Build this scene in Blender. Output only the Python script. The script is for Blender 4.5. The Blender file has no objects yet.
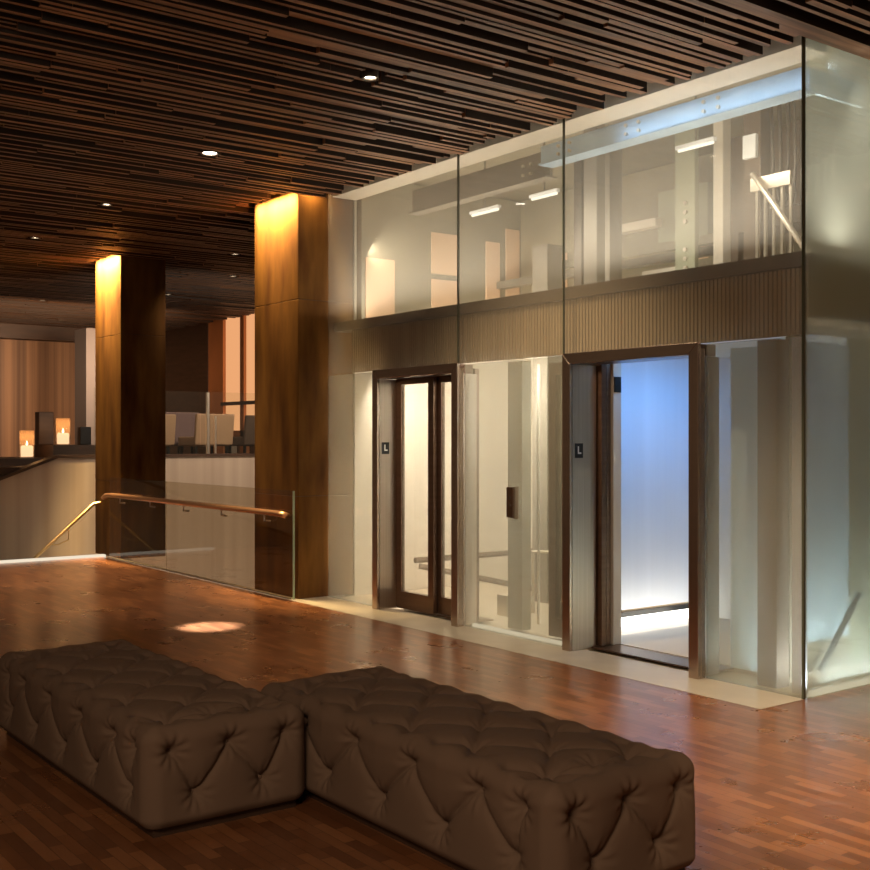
import bpy, bmesh, math, random
import numpy as np
from mathutils import Vector

# ------------------------------------------------------------------ scene, camera, world
SC = bpy.context.scene
COL = SC.collection
R = random.Random(7)
SC.view_settings.view_transform = 'Standard'
SC.view_settings.look = 'None'
SC.view_settings.gamma = 1.0
SC.view_settings.use_curve_mapping = False
SC.view_settings.exposure = 0.0

cam_d = bpy.data.cameras.new('camera')
cam = bpy.data.objects.new('camera', cam_d)
COL.objects.link(cam)
cam_d.sensor_width = 36.0
cam_d.lens = 36.0 * 1131.0 / 870.0
cam_d.shift_y = 3.0 / 870.0
cam.location = (0, 0, 1.6)
cam.rotation_euler = (math.radians(90), 0, math.asin(0.801))
SC.camera = cam

world = bpy.data.worlds.new('world')
SC.world = world
world.use_nodes = True
world.node_tree.nodes['Background'].inputs[0].default_value = (1.0, 0.62, 0.36, 1)
world.node_tree.nodes['Background'].inputs[1].default_value = 0.085


def lamp_area(name, loc, rot, sx, sy, watts, col, spread=180):
    d = bpy.data.lights.new(name, 'AREA')
    d.shape = 'RECTANGLE'
    d.size, d.size_y = sx, sy
    d.energy = watts
    d.color = col
    d.spread = math.radians(spread)
    o = bpy.data.objects.new(name, d)
    COL.objects.link(o)
    o.location = loc
    o.rotation_euler = rot
    return o


def lamp_spot(name, loc, target, watts, col, angle, blend=0.6, rad=0.03):
    d = bpy.data.lights.new(name, 'SPOT')
    d.energy = watts
    d.color = col
    d.spot_size = math.radians(angle)
    d.spot_blend = blend
    d.shadow_soft_size = rad
    o = bpy.data.objects.new(name, d)
    COL.objects.link(o)
    o.location = loc
    v = Vector(target) - Vector(loc)
    o.rotation_euler = v.to_track_quat('-Z', 'Y').to_euler()
    return o


WARM = (1.0, 0.77, 0.50)
AMBER = (1.0, 0.60, 0.22)
CREAM = (1.0, 0.82, 0.60)
COOL = (0.45, 0.66, 1.0)
PI = math.pi
# added shaft lamps out of view, aimed at the back wall and upward
SH = (1.0, 0.91, 0.80)
lamp_area('shaft_wash', (-5.2, 6.42, 3.80), (math.radians(60), 0, 0), 1.6, 0.12, 11, SH)
lamp_area('shaft_wash', (-8.3, 6.42, 3.55), (math.radians(60), 0, 0), 2.8, 0.12, 22, SH)
lamp_area('shaft_up_fill', (-8.3, 6.30, 2.80), (math.radians(180), 0, 0), 2.6, 0.14, 22, SH)
lamp_area('shaft_up_fill', (-5.3, 6.30, 2.80), (math.radians(180), 0, 0), 2.0, 0.14, 24, (1.0, 0.90, 0.78))
lamp_area('beam_cool_light', (-5.0, 6.20, 3.93), (math.radians(90), 0, 0), 2.2, 0.04, 1.5, (0.55, 0.75, 1.0), 120)
lamp_area('shaft_low_wash', (-8.6, 6.45, 2.15), (math.radians(62), 0, 0), 2.0, 0.12, 95, SH)
lamp_area('shaft_low_wash', (-7.0, 6.40, 2.15), (math.radians(62), 0, 0), 0.5, 0.10, 44, (0.95, 0.95, 0.88))
lamp_area('side_low_wash', (-4.255, 6.75, 0.04), (0, math.radians(150), 0), 0.03, 1.2, 9, (0.86, 0.95, 1.0))
# lounge and stair: washes added to brighten their walls
lamp_area('lounge_wash', (-19.0, 7.0, 3.5), (math.radians(78), 0, math.radians(90)), 4.0, 0.3, 95, (1.0, 0.62, 0.36), 90)
lamp_area('stair_wash', (-14.0, 8.2, 3.6), (math.radians(60), 0, math.radians(90)), 3.0, 0.2, 52, (1.0, 0.80, 0.62), 110)
lamp_area('stair_wash', (-15.0, 3.4, 3.6), (math.radians(50), 0, math.radians(90)), 2.6, 0.2, 5, (1.0, 0.80, 0.62), 110)
lamp_area('stairwell_wash', (-14.4, 8.0, -0.9), (math.radians(100), 0, math.radians(90)), 3.6, 0.3, 24, (1.0, 0.80, 0.62))
# the cab: blue wash high on its walls, white strip light at the foot of the side wall
lamp_area('cab_blue_wash', (-5.9, 7.1, 2.27), (0, math.radians(42), 0), 0.15, 1.3, 7, (0.10, 0.40, 1.0), 120)
lamp_area('cab_floor_wash', (-6.36, 7.1, 0.05), (0, math.radians(125), 0), 0.06, 1.4, 3.2, (1.0, 0.93, 0.78))
lamp_area('cab_floor_wash', (-4.90, 6.9, 0.05), (0, math.radians(235), 0), 0.06, 1.0, 10, (0.9, 0.97, 1.0))
# lobby: broad unseen fill light, added overhead to brighten the ottomans
_l = lamp_area('lobby_fill_light', (-0.7, -0.9, 3.92), (0, 0, 0), 2.0, 2.0, 215, (1.0, 0.78, 0.56))
_l.rotation_euler = (Vector((-3.8, 1.6, 0.2)) - Vector((-0.7, -0.9, 3.92))).to_track_quat('-Z', 'Y').to_euler()

# ------------------------------------------------------------------ mesh helpers


class MB:
    def __init__(self):
        self.v = []
        self.f = []

    def add(self, vs, fs):
        o = len(self.v)
        self.v += [tuple(p) for p in vs]
        self.f += [tuple(i + o for i in f) for f in fs]
        return self

    def box(self, x0, x1, y0, y1, z0, z1):
        x0, x1 = min(x0, x1), max(x0, x1)
        y0, y1 = min(y0, y1), max(y0, y1)
        z0, z1 = min(z0, z1), max(z0, z1)
        return self.add([(x0, y0, z0), (x1, y0, z0), (x1, y1, z0), (x0, y1, z0),
                         (x0, y0, z1), (x1, y0, z1), (x1, y1, z1), (x0, y1, z1)],
                        [(0, 3, 2, 1), (4, 5, 6, 7), (0, 1, 5, 4), (1, 2, 6, 5), (2, 3, 7, 6), (3, 0, 4, 7)])

    def prism(self, poly, d):
        """closed polygon of 3D points extruded by vector d"""
        n = len(poly)
        p2 = [(p[0] + d[0], p[1] + d[1], p[2] + d[2]) for p in poly]
        fs = [tuple(range(n - 1, -1, -1)), tuple(range(n, 2 * n))]
        for i in range(n):
            j = (i + 1) % n
            fs.append((i, j, n + j, n + i))
        return self.add(list(poly) + p2, fs)

    def tube(self, pts, r, n=12, flat=1.0, cap=True):
        pts = [Vector(p) for p in pts]
        rings = []
        up0 = Vector((0, 0, 1))
        for i, p in enumerate(pts):
            a = pts[max(0, i - 1)]
            b = pts[min(len(pts) - 1, i + 1)]
            t = (b - a).normalized()
            up = up0 if abs(t.dot(up0)) < 0.97 else Vector((1, 0, 0))
            s = t.cross(up).normalized()
            u = s.cross(t).normalized()
            rr = r[i] if isinstance(r, (list, tuple)) else r
            rings.append([p + s * math.cos(2 * PI * k / n) * rr + u * math.sin(2 * PI * k / n) * rr * flat
                          for k in range(n)])
        vs = [q for ring in rings for q in ring]
        fs = []
        for i in range(len(pts) - 1):
            for k in range(n):
                k2 = (k + 1) % n
                fs.append((i * n + k, i * n + k2, (i + 1) * n + k2, (i + 1) * n + k))
        if cap:
            fs.append(tuple(range(n - 1, -1, -1)))
            m = (len(pts) - 1) * n
            fs.append(tuple(m + k for k in range(n)))
        return self.add(vs, fs)

    def lathe(self, cx, cy, prof, n=24):
        vs, fs = [], []
        for (r, z) in prof:
            for k in range(n):
                vs.append((cx + r * math.cos(2 * PI * k / n), cy + r * math.sin(2 * PI * k / n), z))
        for i in range(len(prof) - 1):
            for k in range(n):
                k2 = (k + 1) % n
                fs.append((i * n + k, i * n + k2, (i + 1) * n + k2, (i + 1) * n + k))
        fs.append(tuple(range(n - 1, -1, -1)))
        m = (len(prof) - 1) * n
        fs.append(tuple(m + k for k in range(n)))
        return self.add(vs, fs)

    def build(self, name, mat, parent=None, smooth=False, bevel=0.0, seg=2, side=None):
        if parent is None:
            xs = [p[0] for p in self.v]
            ys = [p[1] for p in self.v]
            zs = [p[2] for p in self.v]
            org = Vector(((min(xs) + max(xs)) / 2, (min(ys) + max(ys)) / 2, min(zs)))
        else:
            org = wloc(parent)
        me = bpy.data.meshes.new(name)
        me.from_pydata([(p[0] - org[0], p[1] - org[1], p[2] - org[2]) for p in self.v], [], self.f)
        bm = bmesh.new()
        bm.from_mesh(me)
        bmesh.ops.recalc_face_normals(bm, faces=bm.faces)
        bm.to_mesh(me)
        bm.free()
        me.materials.append(mat)
        if side is not None:
            me.materials.append(side)
            for pg in me.polygons:
                if abs(pg.normal.x) > 0.5:
                    pg.material_index = 1
        if smooth:
            me.polygons.foreach_set('use_smooth', [True] * len(me.polygons))
        o = bpy.data.objects.new(name, me)
        COL.objects.link(o)
        if parent is None:
            o.location = org
        else:
            o.parent = parent
        if bevel > 0:
            b = o.modifiers.new('edge', 'BEVEL')
            b.width = bevel
            b.segments = seg
            b.limit_method = 'ANGLE'
            b.angle_limit = math.radians(40)
        return o


def wloc(o):
    v = Vector((0, 0, 0))
    while o is not None:
        v += Vector(o.location)
        o = o.parent
    return v


def box(*a):
    return MB().box(*a)


def tag(o, label, cat, group=None, kind=None):
    o['label'] = label
    o['category'] = cat
    if group:
        o['group'] = group
    if kind:
        o['kind'] = kind
    return o


def empty(name, loc, label, cat, group=None, kind=None):
    o = bpy.data.objects.new(name, None)
    COL.objects.link(o)
    o.location = loc
    o.empty_display_size = 0.1
    return tag(o, label, cat, group, kind)


def struct(o, label, cat):
    return tag(o, label, cat, None, 'structure')


def copy_tree(o, parent=None):
    c = o.copy()
    COL.objects.link(c)
    c.parent = parent
    for ch in list(o.children):
        copy_tree(ch, c)
    return c


# ------------------------------------------------------------------ materials


def newmat(name):
    m = bpy.data.materials.new(name)
    m.use_nodes = True
    nt = m.node_tree
    nt.nodes.clear()
    out = nt.nodes.new('ShaderNodeOutputMaterial')
    return m, nt, out


def N(nt, typ, **kw):
    n = nt.nodes.new(typ)
    for k, v in kw.items():
        setattr(n, k, v)
    return n


def principled(name, col, rough=0.5, metal=0.0, noise=0.0, scale=(6, 6, 6), bump=0.0, coat=0.0, spec=0.5, aniso=None):
    m, nt, out = newmat(name)
    p = N(nt, 'ShaderNodeBsdfPrincipled')
    p.inputs['Roughness'].default_value = rough
    p.inputs['Metallic'].default_value = metal
    p.inputs['Specular IOR Level'].default_value = spec
    p.inputs['Coat Weight'].default_value = coat
    nt.links.new(p.outputs[0], out.inputs[0])
    c = (col[0], col[1], col[2], 1)
    p.inputs['Base Color'].default_value = c
    if noise > 0 or bump > 0:
        tc = N(nt, 'ShaderNodeTexCoord')
        mp = N(nt, 'ShaderNodeMapping')
        mp.inputs['Scale'].default_value = scale
        nz = N(nt, 'ShaderNodeTexNoise')
        nz.inputs['Scale'].default_value = 1.0
        nz.inputs['Detail'].default_value = 6
        nt.links.new(tc.outputs['Object'], mp.inputs[0])
        nt.links.new(mp.outputs[0], nz.inputs['Vector'])
        if noise > 0:
            rp = N(nt, 'ShaderNodeValToRGB')
            rp.color_ramp.elements[0].position = 0.3
            rp.color_ramp.elements[1].position = 0.7
            rp.color_ramp.elements[0].color = tuple(max(0, x * (1 - noise)) for x in col) + (1,)
            rp.color_ramp.elements[1].color = tuple(min(1, x * (1 + noise)) for x in col) + (1,)
            nt.links.new(nz.outputs[0], rp.inputs[0])
            nt.links.new(rp.outputs[0], p.inputs['Base Color'])
        if bump > 0:
            b = N(nt, 'ShaderNodeBump')
            b.inputs['Strength'].default_value = bump
            b.inputs['Distance'].default_value = 0.01
            nt.links.new(nz.outputs[0], b.inputs['Height'])
            nt.links.new(b.outputs[0], p.inputs['Normal'])
    return m


def emit(name, col, s):
    m, nt, out = newmat(name)
    e = N(nt, 'ShaderNodeEmission')
    e.inputs[0].default_value = (col[0], col[1], col[2], 1)
    e.inputs[1].default_value = s
    nt.links.new(e.outputs[0], out.inputs[0])
    return m


def glass(name, tint, frit_col, frit, stripes=0.0, pitch=30.0, axis='X', gloss=0.03, fres=1.45):
    """thin architectural glass; 'frit' is the share of the pane covered by the printed fine white lines"""
    m, nt, out = newmat(name)
    tr = N(nt, 'ShaderNodeBsdfTransparent')
    tr.inputs[0].default_value = tuple(tint) + (1,)
    tl = N(nt, 'ShaderNodeBsdfTranslucent')
    tl.inputs[0].default_value = tuple(frit_col) + (1,)
    df = N(nt, 'ShaderNodeBsdfDiffuse')
    df.inputs[0].default_value = tuple(frit_col) + (1,)
    m1 = N(nt, 'ShaderNodeMixShader')
    m1.inputs[0].default_value = 0.35
    nt.links.new(tl.outputs[0], m1.inputs[1])
    nt.links.new(df.outputs[0], m1.inputs[2])
    m2 = N(nt, 'ShaderNodeMixShader')
    m2.inputs[0].default_value = frit
    if stripes > 0:
        tc = N(nt, 'ShaderNodeTexCoord')
        wv = N(nt, 'ShaderNodeTexWave')
        wv.wave_type = 'BANDS'
        wv.bands_direction = axis
        wv.inputs['Scale'].default_value = pitch
        wv.inputs['Distortion'].default_value = 0.0
        nt.links.new(tc.outputs['Object'], wv.inputs['Vector'])
        mr = N(nt, 'ShaderNodeMapRange')
        mr.inputs['To Min'].default_value = max(0, frit * (1 - stripes))
        mr.inputs['To Max'].default_value = min(1, frit * (1 + stripes))
        nt.links.new(wv.outputs['Fac'], mr.inputs['Value'])
        nt.links.new(mr.outputs[0], m2.inputs[0])
    nt.links.new(tr.outputs[0], m2.inputs[1])
    nt.links.new(m1.outputs[0], m2.inputs[2])
    gl = N(nt, 'ShaderNodeBsdfGlossy')
    gl.inputs['Roughness'].default_value = gloss
    fr = N(nt, 'ShaderNodeFresnel')
    fr.inputs[0].default_value = fres
    geo = N(nt, 'ShaderNodeNewGeometry')
    # only the outside faces mirror, so a pane seen from inside is not a total mirror
    sub = N(nt, 'ShaderNodeMath', operation='SUBTRACT')
    sub.inputs[0].default_value = 1.0
    nt.links.new(geo.outputs['Backfacing'], sub.inputs[1])
    mul = N(nt, 'ShaderNodeMath', operation='MULTIPLY')
    nt.links.new(fr.outputs[0], mul.inputs[0])
    nt.links.new(sub.outputs[0], mul.inputs[1])
    m3 = N(nt, 'ShaderNodeMixShader')
    nt.links.new(mul.outputs[0], m3.inputs[0])
    nt.links.new(m2.outputs[0], m3.inputs[1])
    nt.links.new(gl.outputs[0], m3.inputs[2])
    nt.links.new(m3.outputs[0], out.inputs[0])
    return m


def floor_mat():
    m, nt, out = newmat('parquet')
    p = N(nt, 'ShaderNodeBsdfPrincipled')
    tc = N(nt, 'ShaderNodeTexCoord')
    mp = N(nt, 'ShaderNodeMapping')
    nt.links.new(tc.outputs['Object'], mp.inputs[0])
    br = N(nt, 'ShaderNodeTexBrick')
    br.offset = 0.37
    br.offset_frequency = 2
    br.inputs['Color1'].default_value = (0, 0, 0, 1)
    br.inputs['Color2'].default_value = (1, 1, 1, 1)
    br.inputs['Mortar'].default_value = (0.12, 0.12, 0.12, 1)
    br.inputs['Scale'].default_value = 1.0
    br.inputs['Mortar Size'].default_value = 0.0012
    br.inputs['Mortar Smooth'].default_value = 0.3
    br.inputs['Brick Width'].default_value = 0.25
    br.inputs['Row Height'].default_value = 0.056
    nt.links.new(mp.outputs[0], br.inputs['Vector'])
    nz = N(nt, 'ShaderNodeTexNoise')
    nz.inputs['Scale'].default_value = 1.0
    nz.inputs['Detail'].default_value = 5
    mp2 = N(nt, 'ShaderNodeMapping')
    mp2.inputs['Scale'].default_value = (5, 60, 1)
    nt.links.new(tc.outputs['Object'], mp2.inputs[0])
    nt.links.new(mp2.outputs[0], nz.inputs['Vector'])
    mx = N(nt, 'ShaderNodeMix', data_type='FLOAT')
    mx.inputs[0].default_value = 0.25
    nt.links.new(br.outputs['Color'], mx.inputs[2])
    nt.links.new(nz.outputs[0], mx.inputs[3])
    rp = N(nt, 'ShaderNodeValToRGB')
    e = rp.color_ramp.elements
    e[0].position = 0.0
    e[0].color = (0.115, 0.041, 0.016, 1)
    e[1].position = 1.0
    e[1].color = (0.30, 0.120, 0.046, 1)
    k = e.new(0.5)
    k.color = (0.19, 0.070, 0.027, 1)
    nt.links.new(mx.outputs[0], rp.inputs[0])
    mm = N(nt, 'ShaderNodeMix', data_type='RGBA')
    mm.inputs[7].default_value = (0.04, 0.015, 0.006, 1)
    nt.links.new(br.outputs['Fac'], mm.inputs[0])
    nt.links.new(rp.outputs[0], mm.inputs[6])
    nt.links.new(mm.outputs[2], p.inputs['Base Color'])
    nz2 = N(nt, 'ShaderNodeTexNoise')
    nz2.inputs['Scale'].default_value = 3.0
    nz2.inputs['Detail'].default_value = 4
    mr = N(nt, 'ShaderNodeMapRange')
    mr.inputs['To Min'].default_value = 0.24
    mr.inputs['To Max'].default_value = 0.33
    nt.links.new(tc.outputs['Object'], nz2.inputs['Vector'])
    nt.links.new(nz2.outputs[0], mr.inputs['Value'])
    nt.links.new(mr.outputs[0], p.inputs['Roughness'])
    bp = N(nt, 'ShaderNodeBump')
    bp.inputs['Strength'].default_value = 0.03
    bp.inputs['Distance'].default_value = 0.004
    nt.links.new(mx.outputs[0], bp.inputs['Height'])
    p.inputs['Specular IOR Level'].default_value = 0.6
    p.inputs['Coat Weight'].default_value = 0.15
    p.inputs['Coat Roughness'].default_value = 0.22
    nt.links.new(p.outputs[0], out.inputs[0])
    return m


def slat_mat():
    m, nt, out = newmat('slat_wood')
    p = N(nt, 'ShaderNodeBsdfPrincipled')
    tc = N(nt, 'ShaderNodeTexCoord')
    mp = N(nt, 'ShaderNodeMapping')
    mp.inputs['Scale'].default_value = (14.0, 0.9, 14.0)
    nz = N(nt, 'ShaderNodeTexNoise')
    nz.inputs['Scale'].default_value = 1.0
    nz.inputs['Detail'].default_value = 4
    rp = N(nt, 'ShaderNodeValToRGB')
    rp.color_ramp.elements[0].position = 0.32
    rp.color_ramp.elements[0].color = (0.085, 0.036, 0.015, 1)
    rp.color_ramp.elements[1].position = 0.7
    rp.color_ramp.elements[1].color = (0.42, 0.205, 0.095, 1)
    nt.links.new(tc.outputs['Object'], mp.inputs[0])
    nt.links.new(mp.outputs[0], nz.inputs['Vector'])
    nt.links.new(nz.outputs[0], rp.inputs[0])
    nt.links.new(rp.outputs[0], p.inputs['Base Color'])
    p.inputs['Roughness'].default_value = 0.5
    nt.links.new(p.outputs[0], out.inputs[0])
    return m


def brass_mat():
    m, nt, out = newmat('patinated_brass')
    p = N(nt, 'ShaderNodeBsdfPrincipled')
    tc = N(nt, 'ShaderNodeTexCoord')
    mp = N(nt, 'ShaderNodeMapping')
    mp.inputs['Scale'].default_value = (5.0, 5.0, 1.1)
    nz = N(nt, 'ShaderNodeTexNoise')
    nz.inputs['Scale'].default_value = 1.0
    nz.inputs['Detail'].default_value = 7
    rp = N(nt, 'ShaderNodeValToRGB')
    rp.color_ramp.elements[0].position = 0.3
    rp.color_ramp.elements[0].color = (0.085, 0.032, 0.010, 1)
    rp.color_ramp.elements[1].position = 0.72
    rp.color_ramp.elements[1].color = (0.24, 0.115, 0.027, 1)
    nt.links.new(tc.outputs['Object'], mp.inputs[0])
    nt.links.new(mp.outputs[0], nz.inputs['Vector'])
    nt.links.new(nz.outputs[0], rp.inputs[0])
    nt.links.new(rp.outputs[0], p.inputs['Base Color'])
    p.inputs['Roughness'].default_value = 0.55
    p.inputs['Metallic'].default_value = 0.8
    nt.links.new(p.outputs[0], out.inputs[0])
    return m


def boards_mat(name, c1, c2, w=0.45):
    """tall vertical boards, each its own tone"""
    m, nt, out = newmat(name)
    p = N(nt, 'ShaderNodeBsdfPrincipled')
    tc = N(nt, 'ShaderNodeTexCoord')
    mp = N(nt, 'ShaderNodeMapping')
    mp.inputs['Scale'].default_value = (2.2, 2.2, 0.02)
    nz = N(nt, 'ShaderNodeTexNoise')
    nz.inputs['Scale'].default_value = 2.0
    nz.inputs['Detail'].default_value = 5
    rp = N(nt, 'ShaderNodeValToRGB')
    rp.color_ramp.elements[0].position = 0.35
    rp.color_ramp.elements[0].color = tuple(c1) + (1,)
    rp.color_ramp.elements[1].position = 0.65
    rp.color_ramp.elements[1].color = tuple(c2) + (1,)
    nt.links.new(tc.outputs['Object'], mp.inputs[0])
    nt.links.new(mp.outputs[0], nz.inputs['Vector'])
    nt.links.new(nz.outputs[0], rp.inputs[0])
    nt.links.new(rp.outputs[0], p.inputs['Base Color'])
    p.inputs['Roughness'].default_value = 0.5
    nt.links.new(p.outputs[0], out.inputs[0])
    return m


def fabric_mat():
    m, nt, out = newmat('taupe_fabric')
    p = N(nt, 'ShaderNodeBsdfPrincipled')
    p.inputs['Base Color'].default_value = (0.155, 0.096, 0.063, 1)
    p.inputs['Roughness'].default_value = 0.85
    p.inputs['Specular IOR Level'].default_value = 0.2
    p.inputs['Sheen Weight'].default_value = 0.0
    p.inputs['Sheen Roughness'].default_value = 0.4
    tc = N(nt, 'ShaderNodeTexCoord')
    nz = N(nt, 'ShaderNodeTexNoise')
    nz.inputs['Scale'].default_value = 450.0
    nz.inputs['Detail'].default_value = 2
    bp = N(nt, 'ShaderNodeBump')
    bp.inputs['Strength'].default_value = 0.15
    bp.inputs['Distance'].default_value = 0.002
    nt.links.new(tc.outputs['Object'], nz.inputs['Vector'])
    nt.links.new(nz.outputs[0], bp.inputs['Height'])
    nt.links.new(bp.outputs[0], p.inputs['Normal'])
    nt.links.new(p.outputs[0], out.inputs[0])
    return m


M = {}
M['floor'] = floor_mat()
M['slat'] = slat_mat()
M['brass'] = brass_mat()
M['fabric'] = fabric_mat()
M['slat_side'] = principled('slat_shaded_side', (0.026, 0.015, 0.009), 0.7)  # side faces coloured near black to paint in the shade between slats
M['ceil_back'] = principled('ceiling_black', (0.012, 0.009, 0.008), 0.9)
M['stone'] = principled('limestone', (0.42, 0.365, 0.29), 0.35, noise=0.10, scale=(3, 3, 3))
M['beige'] = boards_mat('beige_wall_boards', (0.36, 0.275, 0.205), (0.46, 0.365, 0.28))
M['woodwall'] = boards_mat('tan_wood_boards', (0.10, 0.05, 0.026), (0.42, 0.235, 0.12))
M['darkwood'] = principled('dark_wood', (0.055, 0.028, 0.016), 0.5, noise=0.3, scale=(2, 2, 14))
M['orangewood'] = principled('orange_wood', (0.52, 0.20, 0.07), 0.5, noise=0.12, scale=(3, 3, 1))
M['steel'] = principled('brushed_steel', (0.50, 0.415, 0.34), 0.36, 1.0, noise=0.08, scale=(60, 60, 1))
M['bronze'] = principled('dark_bronze', (0.17, 0.105, 0.072), 0.32, 0.85, noise=0.1, scale=(2, 2, 30))
M['jamb'] = principled('rose_bronze_steel', (0.52, 0.41, 0.34), 0.26, 1.0, noise=0.06, scale=(2, 2, 30))
M['black'] = principled('black_plastic', (0.006, 0.006, 0.006), 0.35)
M['white'] = principled('white_print', (0.8, 0.8, 0.78), 0.6)
M['cream'] = principled('cream_paint', (0.70, 0.62, 0.51), 0.7, noise=0.05, scale=(1, 1, 1))
M['peach'] = principled('peach_lit_tone', (0.85, 0.58, 0.38), 0.7)  # bright tone, paints in the lit openings of the shaft
M['khaki'] = principled('khaki_paint', (0.33, 0.29, 0.205), 0.65, noise=0.08, scale=(2, 2, 2))
M['greenkhaki'] = principled('green_khaki_panel', (0.40, 0.40, 0.28), 0.6)
M['greybeam'] = principled('grey_beam', (0.25, 0.22, 0.175), 0.5, 0.2, noise=0.1, scale=(3, 3, 3))
M['bluebeam'] = principled('pale_blue_steel', (0.50, 0.68, 0.86), 0.35, 0.2, noise=0.12, scale=(4, 4, 4))
M['darksteel'] = principled('dark_steel', (0.12, 0.10, 0.08), 0.45, 0.5)
M['brown'] = principled('brown_steel', (0.15, 0.105, 0.07), 0.45, 0.4)
M['galv'] = principled('galvanised', (0.72, 0.64, 0.52), 0.3, 0.8)
M['rib'] = boards_mat('ribbed_tan', (0.38, 0.28, 0.185), (0.50, 0.38, 0.255))
M['cabwall'] = principled('cab_pale_wall', (0.78, 0.82, 0.9), 0.45, noise=0.05, scale=(3, 6, 0.2))
M['cabfloor'] = principled('cab_floor', (0.60, 0.50, 0.37), 0.4)
M['copper'] = principled('copper_rail', (0.62, 0.34, 0.20), 0.28, 0.9)
M['brassrail'] = principled('satin_brass_rail', (0.62, 0.42, 0.20), 0.3, 0.9)
M['candle'] = emit('lit_candle_wax', (1.0, 0.74, 0.50), 1.6)
M['flame'] = emit('candle_flame', (1.0, 0.8, 0.55), 10.0)
M['lamp'] = emit('downlight_lamp', (1.0, 0.85, 0.62), 12.0)
M['lamp_hot'] = emit('bright_downlight_lamp', (1.0, 0.92, 0.78), 40.0)
M['window'] = emit('lit_window', (1.0, 0.46, 0.20), 0.85)
M['strip'] = emit('light_strip', (1.0, 0.86, 0.66), 0.9)
M['strip_hot'] = emit('cab_light_strip', (1.0, 0.97, 0.90), 5.0)
M['tube'] = emit('fluorescent_tube', (1.0, 0.90, 0.74), 2.2)
M['chair_beige'] = principled('beige_upholstery', (0.48, 0.30, 0.19), 0.8)
M['chair_dark'] = principled('brown_upholstery', (0.09, 0.055, 0.04), 0.8)
M['chair_mauve'] = principled('mauve_upholstery', (0.20, 0.13, 0.13), 0.8)
M['frit'] = glass('fritted_glass', (0.93, 0.93, 0.89), (0.80, 0.76, 0.68), 0.19, stripes=0.05, pitch=9.0, axis='X')
M['frit_low'] = glass('fritted_glass_dense', (0.92, 0.93, 0.89), (0.78, 0.77, 0.68), 0.29, stripes=0.0, pitch=9.0, axis='X')
M['frit_side'] = glass('fritted_glass_side', (0.92, 0.94, 0.90), (0.74, 0.78, 0.68), 0.30, stripes=0.0, pitch=9.0, axis='Y')
M['clear'] = glass('clear_glass', (0.95, 0.96, 0.93), (0.7, 0.7, 0.65), 0.02)
M['smoke'] = glass('smoked_glass', (0.88, 0.85, 0.78), (0.7, 0.7, 0.65), 0.015)
M['jar'] = glass('jar_glass', (0.95, 0.88, 0.80), (0.95, 0.70, 0.48), 0.16)
M['edge'] = principled('glass_edge', (0.075, 0.078, 0.05), 0.2)

# ------------------------------------------------------------------ the setting
ZC = 4.0       # underside of the slats
GY = 5.95      # plane of the glass front
XL, XR = -9.76, -4.19

fl = MB()
fl.box(-14.9, 6.0, -7.0, 5.53, -0.2, 0.0)
fl.box(XR, 6.0, 5.53, 12.0, -0.2, 0.0)
struct(fl.build('floor', M['floor']), 'glossy reddish brown parquet floor of the lobby', 'floor')

st = MB()
st.box(-9.86, XR, 5.53, 6.02, -0.2, 0.002)
struct(st.build('trim_1', M['stone']), 'pale stone border along the foot of the glass elevator front', 'threshold')

# stair well floor far below and the raised lounge floor
struct(box(-24.9, -9.9, -7, 12, -2.7, -2.5).build('floor_stairwell', M['stone']), 'stone floor at the bottom of the stairwell', 'floor')
struct(box(-25.2, -16.62, 2.0, 12, 0.95, 1.18).build('floor_lounge', M['darkwood']), 'raised dark wooden lounge floor beyond the stairs', 'floor')

# beige stair wall with a sloping shoulder on its near end
w = MB()
w.prism([(-16.6, 10.5, -2.5), (-16.6, 0.0, -2.5), (-16.6, 0.0, -0.75), (-16.6, 5.45, 1.31), (-16.6, 10.5, 1.31)], (0.16, 0, 0))
struct(w.build('wall_stair', M['beige']), 'beige boarded wall with sloping top beside the stairs', 'wall')
w = MB()
w.prism([(-16.66, 0.0, -0.75), (-16.66, 5.45, 1.31), (-16.66, 10.5, 1.31), (-16.66, 10.5, 1.35), (-16.66, 5.44, 1.35), (-16.66, 0.0, -0.70)], (0.25, 0, 0))
struct(w.build('trim_2', M['darkwood']), 'dark capping along the top of the beige stair wall', 'trim')
struct(box(-14.96, -14.86, 4.0, 5.57, -0.2, 0.03).build('trim_3', M['strip']), 'glowing white strip along the floor edge at the stair head', 'trim')

# lounge walls
struct(box(-25.2, -25.0, 2, 12, 1.0, 4.3).build('wall_back', M['woodwall']), 'tan wooden wall of vertical boards at the far end of the lounge', 'wall')
w = MB()
w.box(-25, -21.9, 10.4, 10.6, 1.0, 4.3)
struct(w.build('wall_left', M['darkwood']), 'dark wooden wall behind the lounge chairs', 'wall')
struct(box(-21.9, -21.22, 10.42, 10.6, 1.0, 4.3).build('wall_pier', M['orangewood']), 'orange lit wooden pier beside the glowing windows', 'wall')
wn = empty('window_1', (-20.0, 10.5, 1.18), 'pair of tall peach glowing windows beyond the stair glass', 'window', None, 'structure')
box(-21.21, -20.46, 10.48, 10.52, 1.75, 4.2).build('pane', M['window'], wn)
box(-20.30, -19.2, 10.48, 10.52, 1.75, 4.2).build('pane', M['window'], wn)
box(-20.46, -20.30, 10.42, 10.55, 1.2, 4.25).build('mullion', M['orangewood'], wn)
box(-21.21, -19.2, 10.42, 10.55, 1.55, 1.75).build('sill', M['orangewood'], wn)
box(-21.21, -19.2, 10.36, 10.42, 2.26, 2.33).build('crossbar', M['darkwood'], wn)
struct(box(-20.85, -9.9, 10.55, 10.7, -2.5, 4.4).build('wall_window', M['woodwall']), 'wall holding the glowing windows', 'wall')
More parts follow.
